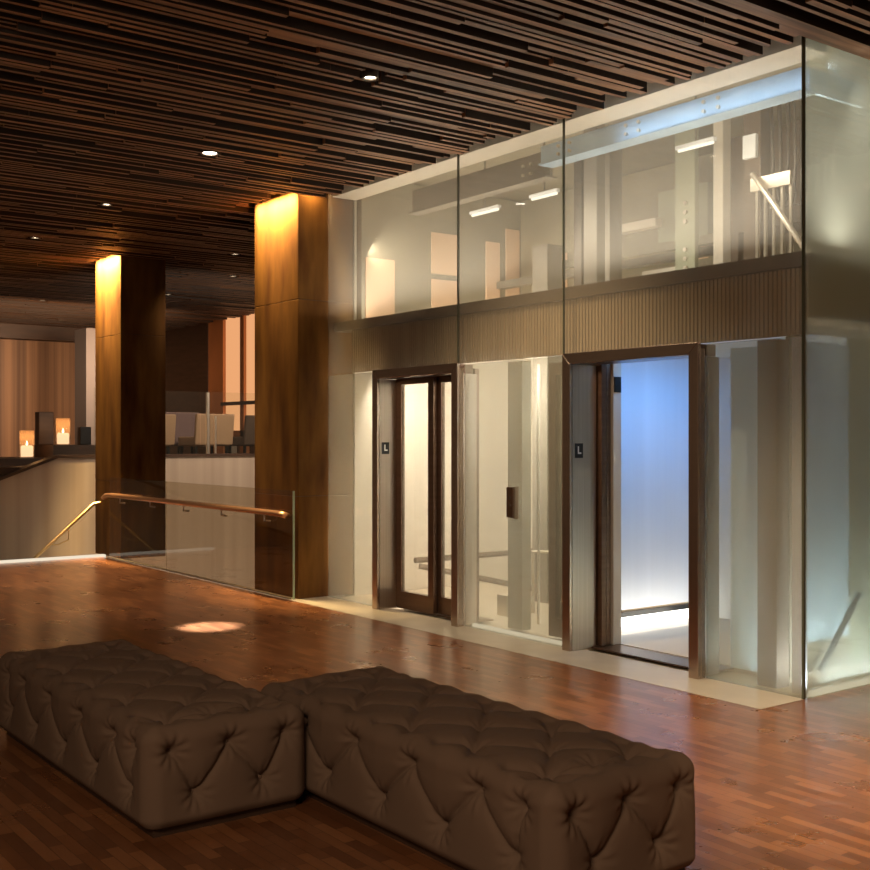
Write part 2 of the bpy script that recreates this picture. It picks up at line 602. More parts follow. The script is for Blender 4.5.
struct(box(-25.0, -24.6, 2, 10.4, 3.72, 4.3).build('trim_5', M['darkwood']), 'dark bulkhead where the ceiling meets the far wooden wall', 'trim')

# shaft walls
struct(box(-10.0, XL - 0.05, 6.3, 8.7, -0.2, 4.5).build('wall_shaft_end', M['cream']), 'cream end wall inside the glass elevator shaft', 'wall')
struct(box(-10.0, -1.0, 8.6, 8.75, -0.2, 4.5).build('wall_shaft', M['cream']), 'cream back wall of the elevator shaft', 'wall')
struct(box(-9.8, -1.0, 6.02, 8.6, -0.3, -0.02).build('floor_shaft', M['cabfloor']), 'pale floor inside the elevator shaft', 'floor')
struct(box(-10.0, -1.0, 5.99, 8.75, 4.3, 4.5).build('ceiling_shaft', M['khaki']), 'khaki soffit above the elevator shaft', 'ceiling')
struct(box(XL, XR - 0.06, 6.0, 6.28, 4.03, 4.3).build('trim_6', M['cream']), 'beige soffit beam behind the top edge of the glass front', 'beam')

# columns
BR = M['brass']


def column(x0, x1, y0, y1, label):
    c = empty('column', ((x0 + x1) / 2, (y0 + y1) / 2, 0), label, 'column', 'brass clad columns', 'structure')
    zj = [0.0, 1.02, 2.98, 4.12]
    for a, b in zip(zj[:-1], zj[1:]):
        box(x0, x1, y0, y1, a + 0.002, b - 0.002).build('cladding', BR, c, bevel=0.004)
    box(x0 + 0.004, x1 - 0.004, y0 + 0.004, y1 - 0.004, 0, 4.12).build('core', M['darkwood'], c)
    return c


column(-10.72, -9.80, 5.63, 6.28, 'brass clad column adjoining the glass front, brightly lit at its top')
column(-15.42, -14.48, 5.63, 6.26, 'brass clad column standing alone at the stair head')
cg = empty('column', (-22.0, 8.1, 1.18), 'slim grey column lit from above in the far lounge', 'column', None, 'structure')
box(-22.4, -21.75, 7.76, 8.4, 1.18, 3.75).build('shaft', principled('grey_plaster', (0.20, 0.185, 0.19), 0.6), cg)

# ------------------------------------------------------------------ slatted ceiling
DOWN = [(-6.33, 4.19), (-8.82, 4.21), (-11.4, 4.28), (-13.8, 4.30), (-3.9, 4.2), (-13.45, 6.78), (-15.3, 7.68),
        (-20.0, 6.35), (-23.2, 7.76), (-17.9, 7.78), (-1.4, 4.2)]  # last one is unseen, added to brighten the floor at right


def blocked(x, y0, y1):
    """Y spans where a slat at x must stop"""
    b = []
    if XL - 0.15 < x < XR + 0.03:
        b.append((5.93 - 0.16 * R.random() ** 2.2, 20))
    for (a, c, d, e) in ((-10.74, -9.78, 5.60, 6.30), (-15.44, -14.46, 5.60, 6.28)):
        if a - 0.03 < x < c + 0.03:
            b.append((d - (0.075 + 0.06 * R.random()), e + 0.02))
    for (lx, ly) in DOWN:
        if abs(lx - x) < 0.095:
            b.append((ly - 0.085, ly + 0.085))
    return b


sl = MB()
x = -24.55
while x < 3.0:
    wd = 0.034 + 0.012 * R.random()
    # near the camera slats run both ways past the frame
    y = -4.5 - 2 * R.random()
    yend = 10.35 if x < XL else 9.0
    cuts = sorted(blocked(x, y, yend))
    while y < yend:
        L = 0.8 + 2.2 * R.random()
        a, b = y, min(y + L, yend)
        y = b + 0.004
        dz = R.choice([0, 0, 0.012, 0.03, 0.05])
        ww = wd * R.choice([1, 1, 1.25, 0.8])
        segs = [(a, b)]
        for (c0, c1) in cuts:
            ns = []
            for (p, q) in segs:
                if q <= c0 or p >= c1:
                    ns.append((p, q))
                else:
                    if p < c0:
                        ns.append((p, c0))
                    if q > c1:
                        ns.append((c1, q))
            segs = ns
        for (p, q) in segs:
            if q - p > 0.03 and R.random() > 0.02:
                sl.box(x - ww / 2, x + ww / 2, p, q, ZC + dz, ZC + 0.11)
    x += 0.066 + 0.015 * R.random()
ceil = box(-25.0, 6.0, -7.0, 5.95, 4.14, 4.3)
ceil.box(-25.0, XL - 0.28, 5.95, 10.5, 4.14, 4.3)
ceil.box(XR, 6.0, 5.95, 9.5, 4.14, 4.3)
co = struct(ceil.build('ceiling', M['ceil_back']), 'dark ceiling hung with staggered brown wooden slats', 'ceiling')
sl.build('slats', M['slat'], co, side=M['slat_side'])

# ------------------------------------------------------------------ downlights


def downlight(x, y, label, hot, r=0.042):
    t = empty('downlight', (x, y, ZC), label, 'ceiling light', 'recessed downlights')
    ring = MB()
    n = 20
    for k in range(n):
        a0, a1 = 2 * PI * k / n, 2 * PI * (k + 1) / n
        for (r0, z0, r1, z1) in ((r + 0.016, ZC + 0.14, r + 0.016, ZC + 0.005), (r + 0.016, ZC + 0.005, r, ZC + 0.01), (r, ZC + 0.01, r * 0.9, ZC + 0.06)):
            ring.add([(x + r0 * math.cos(a0), y + r0 * math.sin(a0), z0), (x + r0 * math.cos(a1), y + r0 * math.sin(a1), z0),
                      (x + r1 * math.cos(a1), y + r1 * math.sin(a1), z1), (x + r1 * math.cos(a0), y + r1 * math.sin(a0), z1)], [(0, 1, 2, 3)])
    ring.build('trim_ring', M['darksteel'], t)
    MB().lathe(x, y, [(r * 0.92, ZC + 0.02), (r * 0.92, ZC + 0.04)], 20).build('lamp', M['lamp_hot'] if hot else M['lamp'], t)
    return t


DL = ['small recessed downlight nearest the elevator glass', 'brightest recessed downlight, over the floor before the near column',
      'faint recessed downlight above the farther brass column', 'recessed downlight at the left of the slatted ceiling', None,
      'tiny downlight over the stairwell beside the near column', 'tiny downlight deep over the stairwell behind the columns',
      'small downlight over the lounge candles', 'small downlight by the far bulkhead', 'tiny downlight seen past the edge of the farther brass column']
for i, (lx, ly) in enumerate(DOWN):
    if i < len(DL) and DL[i]:
        downlight(lx, ly, DL[i], i == 1, 0.062 if i == 1 else 0.042)
    w_ = {0: 380, 1: 6500, 2: 480, 3: 640, 4: 620, 10: 1000}.get(i, 60)
    ang = {0: 92, 1: 9, 2: 80, 3: 60, 4: 60, 10: 66}.get(i, 75)
    aim = {0: (-6.6, 5.9, 0), 2: (-11.4, 5.0, 0), 4: (-3.7, 5.1, 0), 10: (-1.7, 4.9, 0)}.get(i, (lx, ly, 0))
    lamp_spot('downlight_beam', (lx, ly, ZC - 0.01), aim, w_, (0.86, 0.92, 1.0) if i == 1 else WARM, ang, 0.9)
# slot lights washing the lit face of each brass column
for (cx, pw) in ((-10.26, 140), (-14.95, 320)):
    lamp_area('column_wash', (cx, 5.545, 4.11), (math.radians(20), 0, 0), 0.84, 0.05, pw, (1.0, 0.68, 0.29), 64)
lamp_area('column_side_wash', (-9.735, 5.78, 4.10), (0, math.radians(10), 0), 0.03, 0.24, 2.5, AMBER, 110)

# ------------------------------------------------------------------ glass front
GT = 0.016
JX = [XL, -7.635, -6.326, XR]
ZB = 2.23


def pane(x0, x1, z0, z1, mat, label, y=GY):
    return tag(box(x0 + 0.004, x1 - 0.004, y, y + GT, z0 + 0.003, z1 - 0.003).build('glass_screen', mat), label, 'glass screen', 'fritted glass screens of the elevator front')


D1 = (-8.84, -7.545)
D2 = (-6.256, -4.95)
pane(JX[0], JX[1], ZB, 4.12, M['frit'], 'fritted upper glass panel over the closed elevator door')
pane(JX[1], JX[2], ZB, 4.12, M['frit'], 'narrow fritted upper glass panel between the two elevator doors')
pane(JX[2], JX[3] - 0.014, ZB, 4.12, M['frit'], 'wide fritted upper glass panel over the open elevator door')
pane(JX[0], D1[0], 0, ZB, M['frit_low'], 'narrow fritted lower glass panel between brass column and closed door')
pane(D1[1], D2[0], 0, ZB, M['frit_low'], 'fritted lower glass panel carrying the call button plate')
pane(D2[1], XR - 0.014, 0, ZB, M['frit_low'], 'fritted lower glass panel between the open door and the glass corner')
side = tag(box(XR - GT, XR, GY + 0.03, 8.55, 0, 4.12).build('glass_screen', M['frit_side']), 'fritted glass panel turning the corner at the right of the elevator front', 'glass screen', 'fritted glass screens of the elevator front')
# dark joints
e = MB()
e.box(XR - 0.012, XR + 0.006, GY - 0.008, GY + 0.006, 0.003, 4.12)
tag(e.build('corner_post', M['edge']), 'slender dark vertical edge at the outer corner of the glass front', 'post')
for jx, lb in ((JX[1], 'thin dark joint strip above the right jamb of the closed door'), (JX[2], 'thin dark joint strip above the left jamb of the open door')):
    tag(box(jx - 0.004, jx + 0.004, GY - 0.004, GY + GT, ZB, 4.1).build('joint_strip', M['edge']), lb, 'trim', 'joint strips of the glass front')

# band of the upper floor behind the glass
box_b = MB()
box_b.box(XL, XR - 0.07, 6.02, 6.22, 2.67, 2.76)
tag(box_b.build('floor_edge_beam', M['brown']), 'long dark steel edge beam crossing behind the glass above the doors', 'beam')
rb = MB()
x = XL + 0.26
while x < XR - 0.1:
    rb.box(x, x + 0.022, 6.07, 6.10, 2.25, 2.668)
    x += 0.034
rb.box(XL + 0.26, XR - 0.1, 6.10, 6.13, 2.25, 2.668)
tag(rb.build('ribbed_fascia', M['rib']), 'tan ribbed fascia panel hanging below the dark edge beam', 'panel')
tag(box(XR - 0.11, XR - 0.05, 6.15, 8.44, 2.36, 2.76).build('side_fascia', M['greenkhaki']), 'greenish fascia band behind the side glass', 'panel')

# floor light strips inside the glass
tag(box(-7.50, -6.30, 6.0, 6.018, 0.003, 0.03).build('floor_light_strip', M['strip']), 'light strip glowing at the foot of the call plate glass', 'light strip', 'floor light strips')
tag(box(XR - 0.04, XR - 0.018, 6.05, 8.4, 0.0, 0.035).build('floor_light_strip', M['strip']), 'light strip glowing at the foot of the side glass', 'light strip', 'floor light strips')

# ------------------------------------------------------------------ elevator entrances


def entrance(x0, x1, name, label, leaves, yl):
    yf = 5.87
    r = empty(name, ((x0 + x1) / 2, yf, 0), label, 'elevator door')
    jw = 0.082
    zt = 2.235
    # mitred frame, each piece a chamfered bar
    def bar(xa, xb, xc, xd, z0, z1a, z1b):
        pass
    lj = MB().prism([(x0, yf, 0.002), (x0 + jw, yf, 0.002), (x0 + jw, yf, zt - jw), (x0, yf, zt)], (0, 0.03, 0))
    lj.box(x0, x0 + 0.04, yf + 0.03, 5.945, 0.002, zt - 0.04)
    lj.build('jamb', M['jamb'], r, bevel=0.004)
    rj = MB().prism([(x1 - jw, yf, 0.002), (x1, yf, 0.002), (x1, yf, zt), (x1 - jw, yf, zt - jw)], (0, 0.03, 0))
    rj.box(x1 - 0.04, x1, yf + 0.03, 5.945, 0.002, zt - 0.04)
    rj.build('jamb', M['jamb'], r, bevel=0.004)
    hd = MB().prism([(x0, yf, zt), (x0 + jw, yf, zt - jw), (x1 - jw, yf, zt - jw), (x1, yf, zt)], (0, 0.03, 0))
    hd.build('header', M['jamb'], r, bevel=0.004)
    # brushed return panels between frame and leaves
    xi = x0 + jw
    box(xi - 0.03, xi, yf + 0.032, yl + 0.04, 0.002, 2.15).build('return_panel', M['steel'], r)
    box(x1 - jw, x1 - jw + 0.03, yf + 0.032, yl + 0.04, 0.002, 2.15).build('return_panel', M['steel'], r)
    box(x0 + 0.045, x1 - 0.045, yf + 0.032, yl - 0.006, 2.152, 2.23).build('transom', M['bronze'], r)
    box(xi, x1 - jw, 6.10, 6.34, 0.0025, 0.012).build('sill', M['bronze'], r)
    # floor sign on the return panel: black plate with a pale L
    s = box(xi, xi + 0.006, 5.925, 6.005, 1.45, 1.56).build('floor_sign', M['black'], r)
    l_ = MB().box(xi + 0.006, xi + 0.0075, 5.950, 5.962, 1.48, 1.538)
    l_.box(xi + 0.006, xi + 0.0075, 5.962, 5.985, 1.48, 1.492)
    l_.build('letter', M['white'], s)
    for (lx0, lx1, ly, lab) in leaves:
        lf = MB()
        st_ = 0.08
        z0, z1 = 0.016, 2.20
        lf.box(lx0, lx0 + st_, ly, ly + 0.045, z0, z1)
        lf.box(lx1 - st_, lx1, ly, ly + 0.045, z0, z1)
        lf.box(lx0 + st_, lx1 - st_, ly, ly + 0.045, z0, z0 + 0.15)
        lf.box(lx0 + st_, lx1 - st_, ly, ly + 0.045, z1 - 0.10, z1)
        d = lf.build('door_leaf', M['bronze'], r)
        box(lx0 + st_, lx1 - st_, ly + 0.016, ly + 0.028, z0 + 0.15, z1 - 0.10).build('door_glass', M['frit'], d)
    return r, xi


e1, x1i = entrance(D1[0], D1[1], 'elevator_entrance', 'closed elevator entrance with bronze framed glass leaves',
                   [(-8.755, -8.167, 6.085, ''), (-8.20, -7.63, 6.135, '')], 6.085)
e2, x2i = entrance(D2[0], D2[1], 'elevator_entrance', 'open elevator entrance showing the blue lit cab',
                   [(-6.72, -6.125, 6.16, ''), (-6.76, -6.145, 6.23, '')], 6.11)
# call button plate on the glass
cb = empty('call_station', (-6.90, 5.93, 0.98), 'dark call button plate fixed to the glass between the elevators', 'button panel')
box(-6.955, -6.865, 5.915, GY - 0.001, 0.96, 1.205).build('faceplate', M['bronze'], cb, bevel=0.003)
box(-6.865, -6.845, 5.905, GY - 0.001, 0.955, 1.21).build('side_plate', M['steel'], cb)
for zz in (1.06, 1.12):
    MB().tube([(-6.91, 5.916, zz), (-6.91, 5.911, zz)], 0.010, 14).build('button', M['darksteel'], cb)

# ------------------------------------------------------------------ the open cab
cab = empty('elevator_cab', (-5.6, 7.0, 0), 'elevator cab standing behind the open door, blue at top and white below', 'elevator cab')
cx0, cx1, cy0, cy1 = -6.64, -4.62, 6.36, 7.95
box(cx0 - 0.03, cx0, cy0, cy1, 0.16, 2.3).build('side_wall', M['cabwall'], cab)
box(cx0 - 0.03, cx0 + 0.012, cy0, cy1, 0.10, 0.142).build('base_rail', M['black'], cab)
box(cx0 - 0.03, cx0 + 0.004, cy0 + 0.02, cy1, 0.02, 0.10).build('base_light', M['strip_hot'], cab)
box(cx0, cx1, cy1, cy1 + 0.03, 0.02, 2.3).build('back_wall', M['cabwall'], cab)
box(cx0 - 0.03, cx1 + 0.03, cy0, cy1 + 0.03, -0.02, 0.015).build('cab_floor', M['cabfloor'], cab)
box(cx0 - 0.03, cx1 + 0.03, cy0, cy1 + 0.03, 2.3, 2.36).build('cab_ceiling', M['white'], cab)
box(-6.64, -6.125, 6.285, cy0 + 0.01, 0.015, 2.3).build('front_return', M['cream'], cab)

box(-6.125, -6.115, 6.29, 6.36, 1.95, 2.07).build('door_sensor', M['black'], cab)
# right hand wall of the cab: pale translucent panel
mt, nt, out = newmat('cab_translucent_wall')
tl = N(nt, 'ShaderNodeBsdfTranslucent')
tl.inputs[0].default_value = (0.80, 0.90, 0.95, 1)
df = N(nt, 'ShaderNodeBsdfDiffuse')
df.inputs[0].default_value = (0.70, 0.80, 0.84, 1)
mx = N(nt, 'ShaderNodeMixShader')
nt.links.new(tl.outputs[0], mx.inputs[1])
nt.links.new(df.outputs[0], mx.inputs[2])
nt.links.new(mx.outputs[0], out.inputs[0])
box(-5.05, -4.60, cy0 - 0.03, cy0 + 0.0, 0.015, 2.22).build('front_return', mt, cab)
box(cx1, cx1 + 0.03, cy0, cy0 + 0.15, 0.015, 2.3).build('side_wall', M['khaki'], cab)
box(cx1, cx1 + 0.02, cy0 + 0.15, 7.05, 0.22, 2.25).build('side_wall', mt, cab)
box(cx1, cx1 + 0.03, 7.05, cy1, 0.02, 2.3).build('side_wall', M['greenkhaki'], cab)
box(cx1, cx1 + 0.02, cy0 + 0.15, 7.05, 0.02, 0.22).build('skirt', M['khaki'], cab)
tag(MB().tube([(cx1 + 0.09, 7.06, 0.52), (cx1 + 0.09, 6.62, 0.04)], 0.022, 10).build('brace_rod', M['darksteel']), 'dark diagonal brace low behind the side glass', 'brace')
tag(box(-4.68, -4.53, 6.14, 6.27, -0.02, 2.24).build('steel_post', M['brown']), 'brown steel post behind the lower glass near the corner', 'post')
tag(box(-4.40, -4.33, 6.12, 6.18, -0.02, 2.24).build('light_column', principled('lavender_trim', (0.55, 0.52, 0.56), 0.5)), 'slim pale lavender upright just inside the glass corner', 'post')

# ------------------------------------------------------------------ shaft contents seen through the glass
def uprights(items):
    for (x0, x1, y0, y1, z0, z1, mat, name, label, cat, grp) in items:
        tag(box(x0, x1, y0, y1, z0, z1).build(name, mat, bevel=0.003), label, cat, grp)


uprights([
    # lower
    (-7.27, -7.09, 6.20, 6.30, 0, 2.24, M['khaki'], 'steel_post', 'olive steel post behind the call button plate', 'post', None),
    (-7.66, -7.56, 7.6, 7.7, -0.02, 2.24, M['greybeam'], 'steel_post', 'grey post behind the glass right of the closed door', 'post', None),
    (-7.35, -7.33, 6.60, 6.62, -0.02, 2.24, M['galv'], 'guide_rod', 'bright slim rod behind the call plate glass', 'rod', None),
    (-7.55, -7.22, 6.95, 6.99, -0.02, 2.24, principled('pale_panel', (0.72, 0.76, 0.74), 0.5), 'shaft_panel', 'pale blue-white panel behind the glass beside the open door', 'panel', None),
    (-9.30, -9.12, 8.3, 8.58, 0, 2.6, M['khaki'], 'steel_post', 'olive post behind the narrow glass beside the brass column', 'post', None),
])
hr = MB()
hr.tube([(-9.3, 6.7, 0.36), (-9.3, 8.3, 0.36)], 0.03, 10)
hr.tube([(-9.3, 6.75, 0.30), (-8.7, 7.9, 0.02)], 0.03, 10)
tag(hr.build('pit_rail', M['brown']), 'dark low rail with diagonal behind the closed door glass', 'rail')
hr = MB()
hr.tube([(-7.85, 7.0, -0.02), (-7.85, 7.0, 0.55), (-7.55, 7.2, 0.55), (-7.15, 7.2, 0.55), (-7.15, 7.2, -0.02)], 0.022, 10)
tag(hr.build('pit_rail', M['galv']), 'pale low rail behind the glass under the call plate', 'rail')
gb = MB()
gb.box(-7.95, -7.62, 6.65, 6.80, 0.13, 0.17)
gb.box(-7.95, -7.62, 6.65, 6.68, -0.02, 0.13)
tag(gb.build('pit_bracket', M['galv']), 'shiny low bracket on the shaft floor behind the call plate glass', 'bracket')

dr = MB()
dr.box(-6.62, -6.40, 7.55, 7.6, 2.362, 4.3)
dro = tag(dr.build('guide_rail', M['greenkhaki'], bevel=0.003), 'wide drilled olive rail in the wide upper glass', 'rail', 'upper guide rails')
for zz in (3.62, 3.54, 3.46, 3.22, 3.14, 3.06):
    MB().tube([(-6.50, 7.55, zz), (-6.50, 7.535, zz)], 0.02, 8).build('bolt', M['galv'], dro)
eq = tag(box(-7.40, -6.80, 8.20, 8.457, 3.42, 3.95).build('equipment_box', M['greenkhaki'], bevel=0.004), 'olive equipment box with a pale blue gauge behind the wide upper glass', 'box')
EQ = wloc(eq)
box(-7.16, -7.06, 8.19, 8.199, 3.55, 3.90).build('gauge', M['bluebeam'], eq)
# upper shaft: beams, rails, brackets, cables
bb = empty('steel_beam', (-5.8, 6.4, 3.86), 'pale blue steel beam with bolts under the ceiling behind the upper glass', 'beam')
box(-7.0, -4.45, 6.33, 6.36, 3.875, 4.02).build('web', M['bluebeam'], bb)
box(-7.0, -4.45, 6.30, 6.46, 3.86, 3.875).build('flange', M['bluebeam'], bb)
box(-4.47, -4.44, 6.36, 6.98, 3.86, 4.02).build('end_plate', M['bluebeam'], bb)
for k in range(6):
    xx = -5.15 - 0.13 * (k % 2) - 0.75 * (k // 2)
    for zz in (3.915, 3.98):
        MB().tube([(xx, 6.33, zz), (xx, 6.312, zz)], 0.014, 8).build('bolt', M['galv'], bb)
b2 = empty('steel_beam', (-7.9, 6.5, 3.80), 'grey steel beam under the ceiling behind the narrow upper glass', 'beam')
box(-9.0, -7.02, 6.45, 6.48, 3.80, 4.02).build('web', M['greybeam'], b2)
box(-9.0, -7.02, 6.40, 6.53, 3.785, 3.80).build('flange', M['greybeam'], b2)
for k in range(4):
    MB().tube([(-7.25 - 0.1 * (k % 2), 6.45, 3.86 + 0.08 * (k // 2)), (-7.25 - 0.1 * (k % 2), 6.43, 3.86 + 0.08 * (k // 2))], 0.013, 8).build('bolt', M['galv'], b2)
uprights([
    (-9.70, XR - 0.03, 8.46, 8.58, 2.62, 4.28, M['khaki'], 'upper_bulkhead', 'khaki upper wall lining along the back of the shaft', 'panel', None),
    (-7.62, -7.52, 7.3, 7.42, -0.02, 4.3, M['darksteel'], 'guide_rail', 'dark guide rail behind the narrow upper glass panel', 'rail', 'upper guide rails'),
    (-7.46, -7.44, 7.28, 7.30, -0.02, 4.3, M['galv'], 'guide_rod', 'bright slim rod beside the dark upper guide rail', 'rod', None),
    (-7.40, -7.20, 7.34, 7.5, -0.02, 4.3, M['greybeam'], 'guide_rail', 'broad grey rail beside the bright slim rod', 'rail', 'upper guide rails'),
    (-8.42, -8.20, 7.5, 7.7, -0.02, 3.5, M['greybeam'], 'counterweight', 'grey counterweight stack behind the narrow upper glass', 'counterweight', None),
    (-8.02, -7.92, 7.73, 7.8, -0.02, 4.3, M['greybeam'], 'guide_rail', 'pale guide rail in the middle of the narrow upper glass', 'rail', 'upper guide rails'),
    (-7.08, -6.92, 6.9, 7.0, -0.02, 4.3, M['greybeam'], 'guide_rail', 'grey rail close behind the left end of the wide upper glass', 'rail', 'upper guide rails'),
    (-6.08, -5.98, 7.4, 7.5, 2.362, 4.3, M['cream'], 'guide_rail', 'pale cream rail in the middle of the wide upper glass', 'rail', 'upper guide rails'),
    (-5.62, -5.46, 7.2, 7.35, 2.362, 4.3, M['brown'], 'guide_rail', 'brown rail left of the hanging cables', 'rail', 'upper guide rails'),
    (-9.82, -6.7, 8.1, 8.2, 3.26, 3.34, M['greybeam'], 'cross_beam', 'long pale cross beam behind the narrow upper glass', 'beam', None),
    (-8.5, -6.4, 7.82, 7.9, 3.30, 3.38, M['khaki'], 'cross_beam', 'khaki cross beam high behind the wide upper glass', 'beam', None),
    (-7.5, -6.3, 7.61, 7.7, 2.92, 2.96, M['galv'], 'cross_beam', 'bright low cross beam behind the wide upper glass', 'beam', None),
    (-7.05, -6.65, 7.60, 7.70, 2.962, 3.10, M['cream'], 'junction_box', 'pale junction box on the low cross beam', 'box', None),
    (-5.62, -4.6, 7.5, 7.55, 3.42, 3.48, M['brown'], 'cross_beam', 'brown cross beam behind the hanging cables', 'beam', None),
    (-4.40, -4.30, 7.0, 7.14, 2.80, 4.3, M['khaki'], 'steel_post', 'khaki post standing behind the upper side glass', 'post', None),
    (-9.2, -8.98, 8.25, 8.44, 2.602, 3.335, M['peach'], 'wall_panel', 'pale box panel at the left of the upper glass', 'panel', None),
])
uprights([  # peach patches on the lining are colour standing in for lit openings
    (-9.80, -9.71, 6.32, 8.58, 2.62, 4.28, M['khaki'], 'wall_lining', 'khaki upper lining on the end wall of the shaft', 'panel', None),
    (-9.705, -9.69, 7.20, 7.55, 3.36, 3.80, M['peach'], 'lit_opening_patch', 'peach patch painted as a lit opening at the right of the first upper glass', 'panel', 'lit openings painted in the shaft'),
    (-9.705, -9.69, 6.36, 6.72, 2.75, 3.45, M['peach'], 'lit_opening_patch', 'pale patch painted as a lit opening low in the first upper glass beside the brass column', 'panel', 'lit openings painted in the shaft'),
    (-9.705, -9.69, 7.20, 7.58, 2.75, 3.30, M['peach'], 'lit_opening_patch', 'peach patch painted as a lit opening below the first one in the first upper glass', 'panel', 'lit openings painted in the shaft'),
    (-9.705, -9.69, 7.95, 8.15, 2.75, 3.78, M['peach'], 'lit_opening_patch', 'narrow peach patch painted as a lit opening in the narrow upper glass', 'panel', 'lit openings painted in the shaft'),
    (-9.705, -9.69, 8.24, 8.44, 2.75, 3.95, M['peach'], 'lit_opening_patch', 'tall peach patch painted as a lit opening in the narrow upper glass left of the dark rail', 'panel', 'lit openings painted in the shaft'),
    (-9.12, -8.92, 8.44, 8.455, 2.75, 3.6, M['peach'], 'lit_opening_patch', 'peach patch painted as a lit opening low at the left end of the wide upper glass', 'panel', 'lit openings painted in the shaft'),
    (-8.74, -8.58, 8.44, 8.455, 2.75, 3.6, M['peach'], 'lit_opening_patch', 'second peach patch painted as a lit opening low in the wide upper glass', 'panel', 'lit openings painted in the shaft'),
    (-7.26, -7.0, 8.44, 8.455, 3.3, 3.85, M['peach'], 'lit_opening_patch', 'peach patch painted as a lit opening between the rails of the wide upper glass', 'panel', 'lit openings painted in the shaft'),
    (-6.12, -5.40, 7.62, 7.95, 3.30, 4.10, M['brown'], 'control_cabinet', 'dark brown control cabinet behind the hanging cables', 'cabinet', None),
    (-6.12, -6.00, 7.62, 7.94, 2.362, 3.30, M['brown'], 'cabinet_stand', 'brown stand under the control cabinet', 'stand', None),
    (-8.3, -7.3, 8.05, 8.15, 3.60, 3.68, M['cream'], 'cross_beam', 'pale cross beam below the ceiling at the left of the wide upper glass', 'beam', None),
])
for k in range(9):
    xx = -5.40 + 0.068 * k
    pts = [(xx, 7.24 + 0.02 * (k % 3), 4.3), (xx + 0.01, 7.26, 3.7), (xx - 0.015, 7.27, 3.5), (xx + 0.01, 7.24, 3.36), (xx + 0.02, 7.24, 3.44)]
    tag(MB().tube(pts, 0.014, 8).build('hanging_cable', M['darksteel'], smooth=True), 'dark looped cable hanging behind the upper glass near the corner', 'cable', 'looped hanging cables')
for k in range(5):
    xx = -5.43 + 0.075 * k
    tag(box(xx, xx + 0.022, 7.1, 7.12, 2.362, 3.49).build('guide_rod', M['galv']), 'bright upright rod below the hanging cables', 'rod', 'upright rods below the cables')
tag(box(-5.455, -5.10, 7.07, 7.10, 3.47, 3.57).build('mounting_bracket', M['galv']), 'bright bracket plate holding the diagonal brace', 'bracket')
tag(MB().tube([(-5.42, 7.05, 3.60), (-4.66, 6.9, 2.68)], 0.022, 8).build('diagonal_brace', M['galv']), 'pale diagonal brace running down to the glass corner', 'brace')
tag(box(-5.60, -5.48, 7.165, 7.199, 3.76, 3.94).build('notice_plate', M['white']), 'small white plate above the diagonal brace', 'plate')
for (x0, x1, y, z, lb) in ((-8.75, -8.35, 7.0, 3.80, 'glowing tube lamp behind the narrow upper glass'),
                           (-7.75, -7.42, 6.9, 3.78, 'glowing tube lamp beside the grey rail'),
                           (-6.1, -5.75, 7.0, 3.90, 'glowing tube lamp below the pale blue beam')):
    t = empty('tube_lamp', ((x0 + x1) / 2, y, z), lb, 'lamp', 'tube lamps in the shaft')
    MB().tube([(x0, y, z), (x1, y, z)], 0.012, 10).build('tube', M['tube'], t)
    box(x0 - 0.02, x1 + 0.02, y - 0.02, y + 0.02, z + 0.013, z + 0.04).build('batten', M['white'], t)
    MB().tube([((x0 + x1) / 2, y, z + 0.05), ((x0 + x1) / 2, y, 4.3)], 0.008, 8).build('hanger', M['greybeam'], t)

# ------------------------------------------------------------------ stair balustrade
ba = empty('glass_balustrade', (-12.2, 5.585, 0), 'clear glass balustrade with copper handrail between the brass columns', 'balustrade')
bx0, bx1 = -14.75, -9.82
xm = -12.9
for (a, b) in ((bx0, xm - 0.006), (xm + 0.006, bx1)):
    box(a, b, 5.58, 5.594, 0.004, 1.075).build('glass_pane', M['smoke'], ba)
box(bx0, bx1, 5.566, 5.608, 0.0, 0.012).build('base_channel', M['steel'], ba)
box(bx1, bx1 + 0.012, 5.577, 5.597, 0.004, 1.075).build('edge_strip', principled('green_glass_edge', (0.30, 0.40, 0.28), 0.2), ba)
MB().tube([(-14.78, 5.52, 0.80), (-14.68, 5.51, 0.835), (-14.5, 5.51, 0.845), (-9.92, 5.51, 0.845), (-9.84, 5.52, 0.83)], 0.046, 18, flat=0.65).build('handrail', M['copper'], ba, smooth=True)
for k in range(5):
    xx = -14.2 + 0.98 * k
    MB().tube([(xx, 5.51, 0.82), (xx, 5.51, 0.76), (xx, 5.578, 0.75)], 0.011, 8).build('bracket', M['steel'], ba)

sr = empty('stair_handrail', (-15.25, 5.2, 0), 'brass stair handrail sloping down out of sight at the left', 'handrail')
MB().tube([(-15.25, 6.1, 0.74), (-15.25, 5.55, 0.70), (-15.25, 4.75, 0.0), (-15.25, 3.9, -0.76)], 0.024, 12).build('rail', M['brassrail'], sr, smooth=True)
MB().tube([(-15.25, 5.2, 0.38), (-15.25, 5.2, 0.22), (-15.25, 5.05, 0.16), (-15.25, 4.95, 0.17)], 0.008, 8).build('bracket', M['brassrail'], sr)
box(-15.30, -15.288, 3.6, 6.1, -0.9, -0.05).build('glass_pane', M['clear'], sr)

